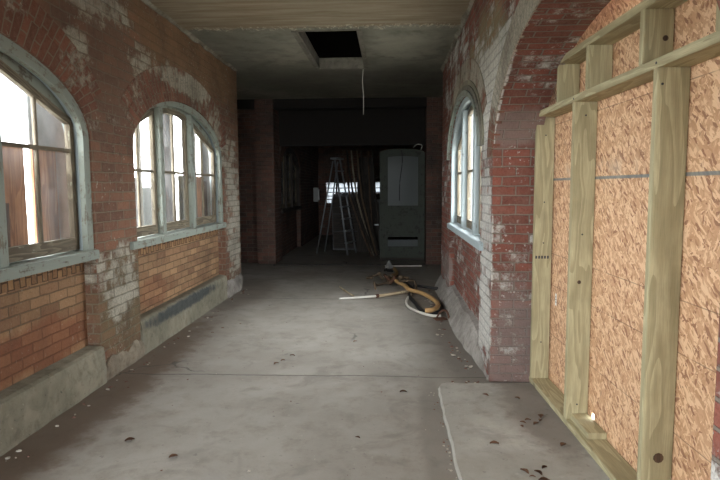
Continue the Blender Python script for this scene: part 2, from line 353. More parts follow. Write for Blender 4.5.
def arch_wall(name, ya, yb, bays, x0, x1, mat, top=3.3, parent=None):
    """wall parallel to the corridor with arched openings down to the floor, built of vertical strips"""
    bm = bmesh.new(); uvl = bm.loops.layers.uv.verify(); segs = []; y = ya
    for b in bays:
        segs.append(((y, 0), (b.y0, 0)))
        arc = b.arc()
        segs += [(p, q) for p, q in zip(arc, arc[1:])]
        y = b.y1
    segs.append(((y, 0), (yb, 0)))
    def q(vs, uvs):
        f = bm.faces.new([bm.verts.new(v) for v in vs])
        for l, u in zip(f.loops, uvs): l[uvl].uv = u
    run = 0.
    for (p, r) in segs:
        d = math.hypot(r[0]-p[0], r[1]-p[1])
        for x in (x0, x1):
            vs = [(x, p[0], p[1]), (x, r[0], r[1]), (x, r[0], top), (x, p[0], top)]
            q(vs if x == x1 else vs[::-1], [(v[1], v[2]) for v in (vs if x == x1 else vs[::-1])])
        q([(x0, p[0], p[1]), (x0, r[0], r[1]), (x1, r[0], r[1]), (x1, p[0], p[1])], [(x0, run), (x0, run+d), (x1, run+d), (x1, run)])
        q([(x0, p[0], top), (x0, r[0], top), (x1, r[0], top), (x1, p[0], top)], [(x0, p[0]), (x0, r[0]), (x1, r[0]), (x1, p[0])])
        run += d
    for yy, zt in [(ya, top), (yb, top)] + [(e, b.spring) for b in bays for e in (b.y0, b.y1)]:
        q([(x0, yy, 0), (x1, yy, 0), (x1, yy, zt), (x0, yy, zt)], [(x0, 0), (x1, 0), (x1, zt), (x0, zt)])
    bmesh.ops.remove_doubles(bm, verts=bm.verts, dist=1e-5)
    return link(name, bm, mat, parent, uv=False)

def ring(bm, outer, inner, x0, x1, radial=True, closed=False):
    """strip between two (y,z) paths, thick in x; UV u = across, v = run"""
    uvl = bm.loops.layers.uv.verify(); n = len(outer)
    V = [[bm.verts.new((x, p[0], p[1])) for p in path] for path in (outer, inner) for x in (x0, x1)]
    run = [0.]
    for i in range(n if closed else n-1):
        j = (i+1) % n
        run.append(run[-1]+math.hypot(outer[j][0]-outer[i][0], outer[j][1]-outer[i][1]))
    wd = [math.hypot(outer[i][0]-inner[i][0], outer[i][1]-inner[i][1]) for i in range(n)]
    for i in range(n if closed else n-1):
        j = (i+1) % n
        def q(A, B, ua, ub):
            f = bm.faces.new((A[i], A[j], B[j], B[i])); us = (ua, ua, ub, ub); vs = (run[i], run[i+1], run[i+1], run[i])
            for l, u, v in zip(f.loops, us, vs): l[uvl].uv = (u, v)
        t = abs(x1-x0)
        q(V[0], V[2], 0, wd[i]); q(V[1], V[3], 0, wd[i]); q(V[0], V[1], 0, t); q(V[2], V[3], 0, t)
    if not closed:
        for i in (0, n-1): bm.faces.new((V[0][i], V[1][i], V[3][i], V[2][i]))

def inset(poly, w):
    """inset a convex polygon (list of (y,z)) by w"""
    n = len(poly); area = sum(poly[i][0]*poly[(i+1)%n][1]-poly[(i+1)%n][0]*poly[i][1] for i in range(n)); s = 1 if area > 0 else -1
    L = []
    for i in range(n):
        a, b = poly[i], poly[(i+1)%n]; d = (b[0]-a[0], b[1]-a[1]); m = math.hypot(*d); nx = (-d[1]/m*s, d[0]/m*s)
        L.append(((a[0]+nx[0]*w, a[1]+nx[1]*w), d))
    out = []
    for i in range(n):
        (p, d), (q, e) = L[i-1], L[i]; den = d[0]*e[1]-d[1]*e[0]
        if abs(den) < 1e-9: out.append(q); continue
        t = ((q[0]-p[0])*e[1]-(q[1]-p[1])*e[0])/den; out.append((p[0]+d[0]*t, p[1]+d[1]*t))
    return out

def tube(name, pts, r, mat, parent=None, seg=8, smooth=True, taper=None, res=6):
    """swept tube through control points (Catmull-Rom)"""
    P = [Vector(p) for p in pts]; path = []
    for i in range(len(P)-1):
        p0 = P[max(0,i-1)]; p1 = P[i]; p2 = P[i+1]; p3 = P[min(len(P)-1,i+2)]
        for k in range(res):
            t = k/res
            path.append(.5*((2*p1)+(-p0+p2)*t+(2*p0-5*p1+4*p2-p3)*t*t+(-p0+3*p1-3*p2+p3)*t**3))
    path.append(P[-1]); bm = bmesh.new(); rings = []
    up = Vector((0,0,1))
    for i, p in enumerate(path):
        d = (path[min(i+1,len(path)-1)]-path[max(i-1,0)]).normalized()
        a = d.cross(up);
        if a.length < .05: a = d.cross(Vector((1,0,0)))
        a.normalize(); b = a.cross(d).normalized(); rr = r*(taper(i/(len(path)-1)) if taper else 1)
        rings.append([bm.verts.new(p+a*math.cos(2*PI*k/seg)*rr+b*math.sin(2*PI*k/seg)*rr) for k in range(seg)])
    for A, B in zip(rings, rings[1:]):
        for k in range(seg): bm.faces.new((A[k], A[(k+1)%seg], B[(k+1)%seg], B[k]))
    bm.faces.new(rings[0][::-1]); bm.faces.new(rings[-1])
    return link(name, bm, mat, parent, smooth)

def lumber(name, lo, hi, mat='lumber', bev=.003, parent=None, rot=None):
    return link(name, boxbm(lo, hi, bev, rot), mat, parent)

# ------------------------------------------------------------------ shell
XL, XR, H = -2.30, .79, 3.3
Y0 = -3.2
B0 = Bay(-1.7, .95, 1.93, 2.47); B1 = Bay(1.37, 4.32, 1.93, 2.51); B2 = Bay(5.06, 7.82, 1.93, 2.49)
WR = Bay(5.04, 7.62, 1.90, 2.50); BIG = Bay(1.39, 4.46, 1.78, 2.52)

wl = struct(arch_wall('wall_left', Y0, 8.63, [B0, B1, B2], XL-.20, XL, 'brick_left'))
# curbs, brick panels and soldier courses below the left windows
def panel(b, x0, x1, zt, parent, mat='brick_dado', sold=True):
    bm = bmesh.new(); prism_x(bm, [(b.y0,0),(b.y1,0),(b.y1,zt-(.1 if sold else 0)),(b.y0,zt-(.1 if sold else 0))], x0, x1); link('brick_panel', bm, mat, parent, uv=False)
    if sold:
        bm = bmesh.new(); uvl = bm.loops.layers.uv.verify()
        box(bm, (x0, b.y0, zt-.1), (x1, b.y1, zt)); bm.normal_update()
        for f in bm.faces:
            for l in f.loops: l[uvl].uv = (l.vert.co.z-zt+.1, l.vert.co.y)
        link('soldier_course', bm, 'brick_soldier', parent, uv=False)
def lumpy(name, ya, yb, xs, zt, mat, parent, amp=.012, back=.12, slope=.01, ny=None, seed=0, batter=.0):
    """a curb: face towards +x at xs(y), top slightly sloping back to x=xs-back (sign of back gives the side)"""
    ny = ny or int((yb-ya)/.05); prof = []
    bm = bmesh.new(); rows = []
    for i in range(ny+1):
        y = ya+(yb-ya)*i/ny; x = xs(y) if callable(xs) else xs; z = zt(y) if callable(zt) else zt
        row = []
        batter_ = batter; 
        bt = batter(y) if callable(batter) else batter; P = [(x, 0)] + [(x-bt*(k/5), z*k/5) for k in range(1, 5)] + [(x-bt-.012*(1 if back > 0 else -1), z*.97), (x-bt-.3*back, z+slope*.3), (x-back, z+slope), (x-back, 0)]
        for k, (px, pz) in enumerate(P):
            nn = noise.noise(Vector((y*4+seed, pz*6, k*.3)))*amp + noise.noise(Vector((y*17+seed, pz*21, 3)))*amp*.5
            row.append(bm.verts.new((px+(nn if 0 <= k < 7 else 0), y, max(0, pz+(nn*.8 if 4 < k < 7 else 0)))))
        rows.append(row)
    for A, B in zip(rows, rows[1:]):
        for k in range(len(A)-1): bm.faces.new((A[k], A[k+1], B[k+1], B[k]))
        bm.faces.new((A[-1], A[0], B[0], B[-1]))
    bm.faces.new(rows[0]); bm.faces.new(rows[-1][::-1])
    return link(name, bm, mat, parent, False)
for i, b in enumerate((B0, B1, B2)):
    panel(b, XL-.195, XL-.10, 1.005, wl)
    lumpy('curb', b.y0-.01, b.y1+.01, XL+(.035 if i == 1 else .015), .33 if i == 2 else .30, 'curb', wl, seed=i*9, back=.13, amp=.009)
lumpy('pier_footing', B1.y1+.0, B2.y0-.0, lambda y: XL+.022, lambda y: .15+.06*noise.noise(Vector((y*7,0,0))), 'rubble_brown', wl, seed=5, back=.05, amp=.012)
lumpy('pier_footing', B2.y1+.0, 8.62, XL+.03, lambda y: .22+.06*noise.noise(Vector((y*6,1,0))), 'rubble', wl, seed=8, back=.06, amp=.025)
# arch rings, proud of the wall face
def arch_ring(b, X, s, parent, w0=0., w1=.225, proud=.012, mat='brick_arch', deep=.05, n=40, t0=0., t1=PI):
    bm = bmesh.new(); ring(bm, b.arc(-w1, n, t0, t1), b.arc(-w0, n, t0, t1), X-s*deep, X+s*proud)
    return link('arch_ring', bm, mat, parent, uv=False)
for b in (B0, B1, B2):
    arch_ring(b, XL, 1, wl, 0, .21, .008, t0=.30, t1=PI-.30); arch_ring(b, XL, 1, wl, .21, .36, .004, t0=.42, t1=PI-.42)

wr = struct(arch_wall('wall_right', Y0, 4.72, [BIG], XR, XR+.36, 'brick_right'))
arch_wall('wall_part', 4.72, 8.77, [WR], XR, XR+.20, 'brick_right', parent=wr)
arch_ring(WR, XR, -1, wr, 0, .05, .040, 'frame'); arch_ring(WR, XR, -1, wr, .05, .10, .022, 'hatch_trim'); arch_ring(WR, XR, -1, wr, .10, .15, .012, 'curb'); arch_ring(WR, XR, -1, wr, .15, .36, .006, t0=.35, t1=PI-.35)
arch_ring(BIG, XR, -1, wr, .0, .225, .010)
bm = bmesh.new(); prism_x(bm, [(WR.y0,0),(WR.y1,0),(WR.y1,1.0),(WR.y0,1.0)], XR+.07, XR+.195); link('brick_panel', bm, 'brick_right', wr, uv=False)
lumpy('curb', 4.50, 8.76, lambda y: XR-.012-.10*min(1, max(0, (y-4.7)/1.2)), lambda y: .05+.18*min(1, max(0, (y-4.6)/.7))+.05*noise.noise(Vector((y*3,7,0))), 'rubble', wr, amp=.016, back=-.19, slope=.02, batter=lambda y: -(.02+.10*min(1, max(0, (y-4.7)/1.2))), seed=21)

# beyond: cross passage, the same corridor going on, and its dark end
def slab(name, lo, hi, mat, parent=None):
    bm = bmesh.new(); uvl = bm.loops.layers.uv.verify(); box(bm, lo, hi); bm.normal_update()
    for f in bm.faces:
        n = [abs(c) for c in f.normal]; k = n.index(max(n))
        for l in f.loops:
            c = l.vert.co; l[uvl].uv = ((c.y, c.z), (c.x, c.z), (c.x, c.y))[k]
    return link(name, bm, mat, parent, uv=False)
def splay(name, p, q, t):
    """wall running between two floor points, t thick to the outside"""
    bm = bmesh.new(); uvl = bm.loops.layers.uv.verify()
    d = Vector((q[0]-p[0], q[1]-p[1], 0)); n = Vector((-d.y, d.x, 0)).normalized()*t; Ln = d.length
    P = Vector((p[0], p[1], 0)); Q = Vector((q[0], q[1], 0)); U = Vector((0,0,H))
    for vs, w_ in (((P, Q, Q+U, P+U), Ln), ((P+n, Q+n, Q+n+U, P+n+U), Ln), ((P, P+n, P+n+U, P+U), abs(t)), ((Q, Q+n, Q+n+U, Q+U), abs(t))):
        f = bm.faces.new([bm.verts.new(v) for v in vs])
        for l, u in zip(f.loops, ((0,0),(w_,0),(w_,H),(0,H))): l[uvl].uv = u
    bmesh.ops.remove_doubles(bm, verts=bm.verts, dist=1e-5)
    return struct(link(name, bm, 'brick_far', uv=False))
splay('wall_passage_left', (XL-.20, 8.60), (-3.16, 11.60), .2)  # unseen; added to close off daylight, angled clear of the window views
splay('wall_passage_right', (XR+.20, 8.74), (1.30, 11.86), -.2)  # unseen; the matching added light stop on the right
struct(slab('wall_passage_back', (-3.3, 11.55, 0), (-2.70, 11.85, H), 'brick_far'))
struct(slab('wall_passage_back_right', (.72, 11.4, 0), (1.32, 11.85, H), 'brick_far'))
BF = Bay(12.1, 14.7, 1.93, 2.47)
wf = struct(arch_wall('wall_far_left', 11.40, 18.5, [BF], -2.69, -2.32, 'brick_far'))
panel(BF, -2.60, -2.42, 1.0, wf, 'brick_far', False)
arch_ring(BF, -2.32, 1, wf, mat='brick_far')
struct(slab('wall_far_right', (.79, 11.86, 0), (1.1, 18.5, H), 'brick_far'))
# end wall with a slatted window opening
we = struct(slab('wall_end', (-2.69, 18.5, 0), (1.1, 18.8, 1.04), 'brick_far'))
slab('wall_top', (-2.69, 18.5, 1.71), (1.1, 18.8, H), 'brick_far', we)
slab('wall_side', (-.25, 18.5, 1.04), (1.1, 18.8, 1.71), 'brick_far', we)
slab('wall_middle', (-1.78, 18.5, 1.04), (-.25, 18.8, 1.36), 'brick_far', we)
slab('wall_side', (-2.69, 18.5, 1.04), (-2.08, 18.8, 1.71), 'brick_far', we)
struct(slab('wall_near_end', (-2.72, Y0-.3, 2.6), (1.14, Y0, H), 'brick_left'))  # unseen end wall, its opening sized to tune light from behind
struct(slab('wall_near_end_left', (-2.72, Y0-.3, 0), (-1.9, Y0, 2.6), 'brick_left'))

# floor
bm = bmesh.new(); bmesh.ops.create_grid(bm, x_segments=40, y_segments=110, size=.5)
for v in bm.verts:
    v.co = Vector((-3.35+(v.co.x+.5)*4.75, Y0-.3+(v.co.y+.5)*22.3, 0)); v.co.z = min(0, noise.noise(v.co*1.3)*.006-.002)
struct(link('floor', bm, 'floor', None, True))
bm = bmesh.new()
n = 60; top = []; 
edge = []
for i in range(n+1):
    y = .2+(4.36-.2)*i/n; edge.append((.375+.012*noise.noise(Vector((y*5,0,0)))+.006*noise.noise(Vector((y*20,0,0))), y))
edge[-1] = (.40, 4.35)
nb = 20
for i in range(1, nb+1): edge.append((.40+(1.35-.40)*i/nb, 4.37+.03*noise.noise(Vector((i*.4,3,0)))))
edge.append((1.35, .2))
a = [bm.verts.new((x, y, .022)) for x, y in edge]; b_ = [bm.verts.new((x-.012 if i < n else x, y, 0)) for i, (x, y) in enumerate(edge)]
bm.faces.new(a)
for i in range(len(edge)): j = (i+1) % len(edge); bm.faces.new((a[j], a[i], b_[i], b_[j]))
bmesh.ops.triangulate(bm, faces=bm.faces[:1])
fs = struct(link('trim_1', bm, 'slab'))

# ceiling with the hatch hole
hx0, hx1, hy0, hy1 = -1.06, -.35, 6.52, 8.55
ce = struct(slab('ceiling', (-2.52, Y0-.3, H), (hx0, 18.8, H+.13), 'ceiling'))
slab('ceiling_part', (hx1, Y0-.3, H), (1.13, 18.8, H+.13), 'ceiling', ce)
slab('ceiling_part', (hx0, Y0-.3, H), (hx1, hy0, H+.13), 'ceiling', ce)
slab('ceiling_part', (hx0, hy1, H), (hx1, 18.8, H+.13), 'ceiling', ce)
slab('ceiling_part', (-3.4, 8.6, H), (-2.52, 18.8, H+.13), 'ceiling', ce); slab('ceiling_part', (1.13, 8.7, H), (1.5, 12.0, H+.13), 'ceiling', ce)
at = struct(slab('ceiling_attic', (-2.6, 5.0, H+1.4), (1.4, 10.5, H+1.5), 'dark'))
for lo, hi in (((-2.6,5,H+.13),(-2.5,10.5,H+1.4)), ((1.3,5,H+.13),(1.4,10.5,H+1.4)), ((-2.6,4.9,H+.13),(1.4,5,H+1.4)), ((-2.6,10.5,H+.13),(1.4,10.6,H+1.4))):
    slab('attic_side', lo, hi, 'dark', at)
# hatch: lining and trim
ht = empty('ceiling_hatch', ((hx0+hx1)/2, (hy0+hy1)/2, H)); o_ = ht.location
tag(ht, 'open rectangular hatch in the ceiling, dark above, with a chipped grey wooden lining', 'ceiling hatch')
def ch(name, lo, hi, mat, par, bev=.002):
    o = link(name, boxbm(Vector(lo)-o_, Vector(hi)-o_, bev), mat, par); return o
ch('lining', (hx0, hy0, H-.01), (hx0+.025, hy1, H+.14), 'hatch_trim', ht)
ch('lining', (hx1-.025, hy0, H-.01), (hx1, hy1, H+.14), 'hatch_trim', ht)
ch('lining', (hx0, hy1-.025, H-.01), (hx1, hy1, H+.14), 'hatch_trim', ht)
ch('lining', (hx0, hy0, H-.01), (hx1, hy0+.025, H+.14), 'hatch_trim', ht)
for lo, hi in (((hx0-.045, hy0-.0, H-.018), (hx0, hy1+.0, H-.001)), ((hx1, hy0-.0, H-.018), (hx1+.035, hy1+.0, H-.001)), ((hx0-.045, hy1, H-.018), (hx1+.035, hy1+.06, H-.001))):
    ch('trim_board', lo, hi, 'hatch_trim', ht)
# hanging cord
o = tube('hanging_cord', [(-.395, 8.60, H-.02), (-.405, 8.57, 3.1), (-.39, 8.56, 2.9), (-.392, 8.56, 2.62)], .006, 'hose_white', seg=5)
tag(o, 'thin pale cord hanging down from the corner of the ceiling hatch', 'cord')
# cornice strips where wall meets ceiling (ragged plaster)
def ragged(name, x, ya, yb, s, z, parent):
    bm = bmesh.new(); rows = []
    for i in range(int((yb-ya)/.06)+1):
        y = ya+i*.06; w = .035+.03*noise.noise(Vector((y*3, x, 0))); h = .03+.035*noise.noise(Vector((y*4, x, 5)))
        rows.append([bm.verts.new(p) for p in ((x-s*.02, y, z), (x+s*w, y, z), (x+s*w*.6, y, z-.012), (x+s*.012, y, z-max(.012,h)), (x-s*.02, y, z-max(.012,h)))])
    for A, B in zip(rows, rows[1:]):
        for k in range(5): bm.faces.new((A[k], A[(k+1)%5], B[(k+1)%5], B[k]))
    return link(name, bm, 'cornice', parent)
struct(ragged('trim_2', XL, Y0, 8.62, 1, H, None)); struct(ragged('trim_3', XR, Y0, 8.76, -1, H, None))
# near-black slabs stand in for darkness over passage and far end; floor threshold
struct(slab('dark_slab_1', (-3.2, 11.42, 3.12), (1.3, 11.7, H), 'dark'))
struct(slab('dark_slab_2', (-2.32, 12.0, 2.42), (.79, 12.2, H), 'dark'))
struct(slab('trim_6', (-2.32, 11.15, -.0), (.72, 11.21, .03), 'dark_wood'))

# ------------------------------------------------------------------ windows
def window(name, b, X, s, zs, meet, sw=.10, shut=False, fm='frame', jm='frame_pale', glassm='glass', ms=None):
    """X = wall face, s = outward direction; depths d are measured from the wall face outwards"""
    w = struct(empty(name, (X, b.c, zs)))
    inv = Matrix.Translation((-X, -b.c, -zs))
    def add(nm, bm, mat, par=w, smooth=False, uv=True):
        bmesh.ops.transform(bm, matrix=inv, verts=bm.verts); return link(nm, bm, mat, par, smooth, uv)
    x = lambda d: X+s*d
    T = .085
    po = [(b.y0, zs)]+b.arc(.002, 30)+[(b.y1, zs)]; po = [(min(max(p[0], b.y0+.002), b.y1-.002), p[1]) for p in po]
    pi = [(b.y0+T, zs)]+b.arc(T, 30)+[(b.y1-T, zs)]
    bm = bmesh.new(); ring(bm, po, pi, x(.012), x(.055)); add('casing', bm, fm, uv=False)
    pj = [(b.y0+T-.03, zs)]+b.arc(T-.03, 30)+[(b.y1-T+.03, zs)]
    bm = bmesh.new(); ring(bm, po, pj, x(.056), x(.17)); add('jamb', bm, jm, uv=False)
    p2 = [(b.y0+T+.02, zs)]+b.arc(T+.02, 30)+[(b.y1-T-.02, zs)]
    bm = bmesh.new(); ring(bm, pj, p2, x(.10), x(.125)); add('stop_bead', bm, fm, uv=False)
    # sill
    add('sill', boxbm((min(x(-.035),x(.17)), b.y0+.004, zs-.07), (max(x(-.035),x(.17)), b.y1-.004, zs), .006), fm)
    third = (b.y1-b.y0-2*T)/3; ms = ms or [b.y0+T+third, b.y1-T-third]
    for m in ms:
        add('mullion', boxbm((min(x(.03),x(.15)), m-.045, zs), (max(x(.03),x(.15)), m+.045, b.z(m, T)-.002), .006), fm)
    ed = [(b.y0+T-.005, ms[0]-.045), (ms[0]+.045, ms[1]-.045), (ms[1]+.045, b.y1-T+.005)]
    for i, (ya, yb) in enumerate(ed):
        off = T+.012
        if i == 0: tops = [(ya, b.z(ya+.12, off)-.05), (yb, b.z(yb, off))]
        elif i == 2: tops = [(ya, b.z(ya, off)), (yb, b.z(yb-.12, off)-.05)]
        else: tops = [(ya, b.z(ya, off)-.02), (ya+.22, b.z(ya+.22, off)-.0), (yb-.22, b.z(yb-.22, off)), (yb, b.z(yb, off)-.02)]
        poly = [(ya, zs+.012)] + tops + [(yb, zs+.012)]
        # sash: polygon frame
        bm = bmesh.new(); ins = inset(poly, .055); ins[0] = (ins[0][0], zs+.105); ins[-1] = (ins[-1][0], zs+.105)
        ring(bm, poly, ins, x(.085), x(.125), closed=True); sash = add('sash', bm, 'sash', uv=False)
        # filler between straight sash head and the arch
        arc = [(ya+(yb-ya)*k/12, b.z(ya+(yb-ya)*k/12, T-.02)) for k in range(13)]
        def zt(y):
            for (p, q) in zip(tops, tops[1:]):
                if p[0]-1e-6 <= y <= q[0]+1e-6: return p[1]+(q[1]-p[1])*(y-p[0])/(q[0]-p[0])
        low = [(p[0], min(zt(p[0])-.01, p[1]-.004)) for p in arc]
        bm = bmesh.new(); ring(bm, arc, low, x(.095), x(.115)); add('head_filler', bm, fm, uv=False)
        def zin(y):
            for (p, q) in zip(ins[1:-1], ins[2:-1]):
                if p[0]-1e-6 <= y <= q[0]+1e-6: return p[1]+(q[1]-p[1])*(y-p[0])/(q[0]-p[0])
            return ins[1][1]
        ym = (ya+yb)/2
        def addm(lo, hi):
            bm = boxbm(lo, hi, .003); bmesh.ops.transform(bm, matrix=inv, verts=bm.verts); return link('muntin', bm, 'sash', sash)
        xa, xb = sorted((x(.092), x(.118)))
        addm((xa, ym-.012, zs+.10), (xb, ym+.012, zin(ym)+.01))
        addm((xa-.003, ins[0][0]-.005, meet-.014), (xb+.003, ins[-1][0]+.005, meet+.014))
        bm = bmesh.new(); prism_x(bm, inset(ins, -.004), x(.103), x(.107)); bmesh.ops.transform(bm, matrix=inv, verts=bm.verts)
        link('pane', bm, glassm, sash, uv=False)
    return w
window('window_1', B1, XL, -1, 1.075, 1.83)
window('window_2', Bay(4.90, 7.80, 1.93, 2.51), XL, -1, 1.075, 1.72, ms=(5.79, 6.71))
window('window_3', B0, XL, -1, 1.075, 1.75)  # unseen bay behind the camera, added for its daylight
window('window_4', Bay(4.86, 7.60, 1.90, 2.52), XR, 1, 1.075, 1.72, ms=(5.72, 6.62), fm='frame_pale')
window('window_5', BF, -2.32, -1, 1.075, 1.75, fm='dark_wood', jm='dark_wood', glassm='glass_dim_side')
slab('light_block', (-2.80, 11.9, 0), (-2.72, 15, H), 'dark_wood', wf)  # added blank behind the far left window, keeps daylight out
w6 = struct(empty('window_6', (-1.165, 18.6, 1.04)))
for z in (.10, .21, .33, .47): link('slat', boxbm((-.91, -.05, z), (-.62 if z < .3 else .91, .05, z+.028), .002), 'dark_wood', w6)
for x in (-.60, -.2, .25, .6): link('bar', boxbm((x, -.03, .3), (x+.05, .03, .67), .002), 'dark_wood', w6)
link('pane', boxbm((-.91, .08, 0), (.91, .085, .67)), 'glass_dim_end', w6)

# boards and sheets standing outside the left windows
def board(name, y0, y1, x, z0, z1, mat, label, cat='board', group=None, lean=0., tilt=0., th=.018):
    o = link(name, boxbm((-th/2, -(y1-y0)/2, 0), (th/2, (y1-y0)/2, z1-z0), .002), mat)
    o.location = (x, (y0+y1)/2, z0); o.rotation_euler = (tilt, lean, 0)
    return tag(o, label, cat, group)
G1 = 'boards closing the nearest left window from outside'
gz = -.3
board('chipboard_sheet', 3.955, 4.235, XL-.24, gz, 1.86, 'osb_dull', 'narrow brown board behind the right-hand lower pane of the nearest left window', group=G1)
board('chipboard_sheet', 2.60, 3.855, XL-.24, gz, 1.83, 'osb_dull', 'wide brown board behind the lower panes at the left edge of the picture', group=G1)
board('grey_sheet', 4.02, 4.50, XL-.30, gz, 2.60, 'grey_sheet', 'grey sheet behind the top corner pane of the nearest left window', 'sheet')
board('loose_plank', 3.46, 3.55, XL-.165, 1.076, 1.46, 'plank_dark', 'short rotten plank standing just behind the glass of the nearest left window', 'plank', tilt=-.04)
for (a, c, z1, mat, lb, dx) in ((5.64,5.69,2.4,'lumber_grey','thin upright stick behind the first sash of the second left window',.22),
                       (5.53,5.64,1.66,'plank_dark','short dark plank at the near edge of the first sash of the second left window',.24),
                       (5.79,6.10,1.56,'grey_sheet','low grey sheet in the lower half of the first sash of the second left window',.26),
                       (6.20,6.53,2.6,'plank_dark','dark plank at the left of the middle sash of the second left window',.22),
                       (6.54,6.70,2.6,'lumber_grey','grey plank in the middle sash, left of the bright gap',.26),
                       (6.71,6.95,1.70,'lumber_grey','short grey plank closing the bright gap of the middle sash from below',.22),
                       (6.98,7.38,2.6,'lumber_grey','grey plank right of the bright gap in the middle sash',.24),
                       (7.40,7.62,1.70,'osb_dull','brown board behind the lower left pane of the third sash',.24),
                       (7.70,8.20,2.6,'grey_sheet','grey sheet behind the right panes of the third sash',.28),
                       (7.63,7.74,1.64,'plank_dark','narrow dark strip in the lower third sash',.22)):
    board('standing_plank', a, c, XL-dx, gz, z1, mat, lb, 'plank', 'planks standing behind the second left window', tilt=random.uniform(-.008,.008))
# ------------------------------------------------------------------ stud wall with strand board in the big arch
FR = .036
fw = empty('stud_wall', (1.160, 2.6, .022)); fw.rotation_euler = (0, 0, FR)
tag(fw, 'greenish timber stud wall filling the big brick arch on the right', 'stud wall')
def L(name, y0, y1, z0, z1, x0=0., x1=.14, mat='lumber', bev=.003, parent=fw):
    return link(name, boxbm((x0, y0-2.6, z0-.022), (x1, y1-2.6, z1-.022), bev), mat, parent)
L('bottom_plate', 1.0, 4.44, .022, .062)
L('stud', 4.385, 4.425, .062, 2.062, 0, .135)
L('stud', 3.600, 3.640, .062, 2.062); L('stud', 2.590, 2.630, .062, 2.062, -.002, .14)
L('stud', 1.560, 1.600, .062, 2.062)
L('top_plate', 1.0, 4.44, 2.062, 2.104); L('header_plate', 1.0, 3.95, 2.352, 2.394)
for y in (3.93, 3.42, 2.76, 2.17, 1.6): L('cripple', y-.02, y+.02, 2.104, 2.352, .0, .138)
L('packing_block', 3.30, 3.598, .0625, .102, .03, .14)
# strand boards behind the studs
def osbp(name, y0, y1, z0, z1, lb, x0=1.303, gap=False):
    bm = bmesh.new()
    if gap:
        box(bm, (0, y0, z0), (.012, 3.50, z1)); box(bm, (0, 3.50, .135), (.012, 3.545, z1)); box(bm, (0, 3.545, z0), (.012, y1, z1))
    else: box(bm, (0, y0, z0), (.012, y1, z1), .001)
    o = link(name, bm, 'osb'); o.location = (x0, 0, 0)
    return tag(o, lb, 'board', 'strand boards behind the stud wall')
def osb_rot(o):
    # same small turn as the stud wall, about (1.165, 2.6)
    m = Matrix.Translation((1.160,2.6,0)) @ Matrix.Rotation(FR, 4, 'Z') @ Matrix.Translation((-1.160,-2.6,0)) @ Matrix.Translation(o.location)
    o.matrix_world = m
osb_rot(osbp('strand_board', 1.0, 4.90, .0235, 1.600, 'large orange strand board behind the lower studs, below the blue-grey seam', gap=True))
osb_rot(osbp('strand_board', 1.0, 4.90, 1.6002, 2.95, 'orange strand board behind the top plates, above the blue-grey seam'))
# paper tags
def sticker(y, z, w, h, lb):
    e = empty('paper_tag', (1.3015-FR*(y-2.6), y, z)); e.rotation_euler = (0,0,FR)
    link('paper', boxbm((-.0012, -w/2, 0), (0, w/2, h)), 'sticker', e)
    for k in range(3): link('print_line', boxbm((-.0018, -w*.32, h*(.25+.22*k)), (-.0013, w*.32, h*(.31+.22*k))), 'ink', e)
    return tag(e, lb, 'label')
sticker(2.235, .685, .04, .08, 'small white paper tag on the strand board right of the nearest stud')
sticker(4.28, .66, .03, .09, 'small white paper tag on the strand board between the two farthest studs')
# nails
studs = [c for c in fw.children if c.name.startswith('stud')]
def nail(par, x, y, z, r=.0055, name='nail_head', mat='nail', axis='Y'):
    bm = bmesh.new(); rot = Matrix.Rotation(PI/2, 4, 'X') if axis == 'Y' else Matrix.Rotation(PI/2, 4, 'Y')
    bmesh.ops.create_cone(bm, cap_ends=True, segments=10, radius1=r, radius2=r, depth=.003, matrix=Matrix.Translation((x, y-2.6, z-.022)) @ rot)
    link(name, bm, mat, par)
end, second, third = studs[0], studs[1], studs[2]
for z in (1.93, 1.43, 1.12, .35): nail(end, .07, 4.384, z)
for z in (1.98, 1.25, .16): nail(second, .07, 3.599, z)
for z in (1.99, .18): nail(third, .02, 2.589, z)
# ink stamp on the end stud, as in the photograph: a row of small dark marks
for k in range(5): link('ink_mark', boxbm((.012+k*.022, 4.3838-2.6, 1.000-.022), (.026+k*.022, 4.3848-2.6, 1.022-.022)), 'ink', end)
nail(third, .075, 2.589, .30, .024, 'knot', 'plank_dark'); nail(second, .06, 3.599, .95, .012, 'knot', 'plank_dark')
crip = [c for c in fw.children if c.name.startswith('cripple')]
nail(crip[2], .10, 2.739, 2.22, .013, 'knot', 'plank_dark')
tp = [c for c in fw.children if c.name.startswith('top_plate')][0]
for y in (2.61, 3.62, 4.40): nail(tp, -.0005, y, 2.083, .006, axis='X')

# ------------------------------------------------------------------ far end things
# tall old door leaf with arched head and glass
D = empty('door_leaf', (.255, 12.0, .06), .0)
tag(D, 'tall dark old door with a big glazed upper light standing at the far end', 'door')
W2, DH = .47, 2.30
def dm(y): return .08*math.sqrt(max(0, 1-(y/W2)**2))
head = [(-W2+2*W2*k/16, DH-.10+dm(-W2+2*W2*k/16)) for k in range(17)]
bm = bmesh.new()
def prism_y(bm, pts, y0, y1):
    a = [bm.verts.new((p[0], y0, p[1])) for p in pts]; b = [bm.verts.new((p[0], y1, p[1])) for p in pts]; n = len(pts)
    fa = bm.faces.new(a); fb = bm.faces.new(b[::-1])
    for i in range(n): bm.faces.new((a[i], b[i], b[(i+1)%n], a[(i+1)%n]))
    bmesh.ops.triangulate(bm, faces=[fa, fb])
prism_y(bm, [(-W2, 0), (-W2+.17, 0), (-W2+.17, DH-.10+.02), (-W2, DH-.10)], 0, .05); link('stile', bm, 'door_paint', D)
bm = bmesh.new(); prism_y(bm, [(W2-.14, 0), (W2, 0), (W2, DH-.10), (W2-.14, DH-.08)], 0, .05); link('stile', bm, 'door_paint', D)
inh = [(x, z-.15) for x, z in head]
bm = bmesh.new(); prism_y(bm, head+[(x, z) for x, z in reversed(inh)], -.004, .052); link('head_rail', bm, 'door_paint', D)
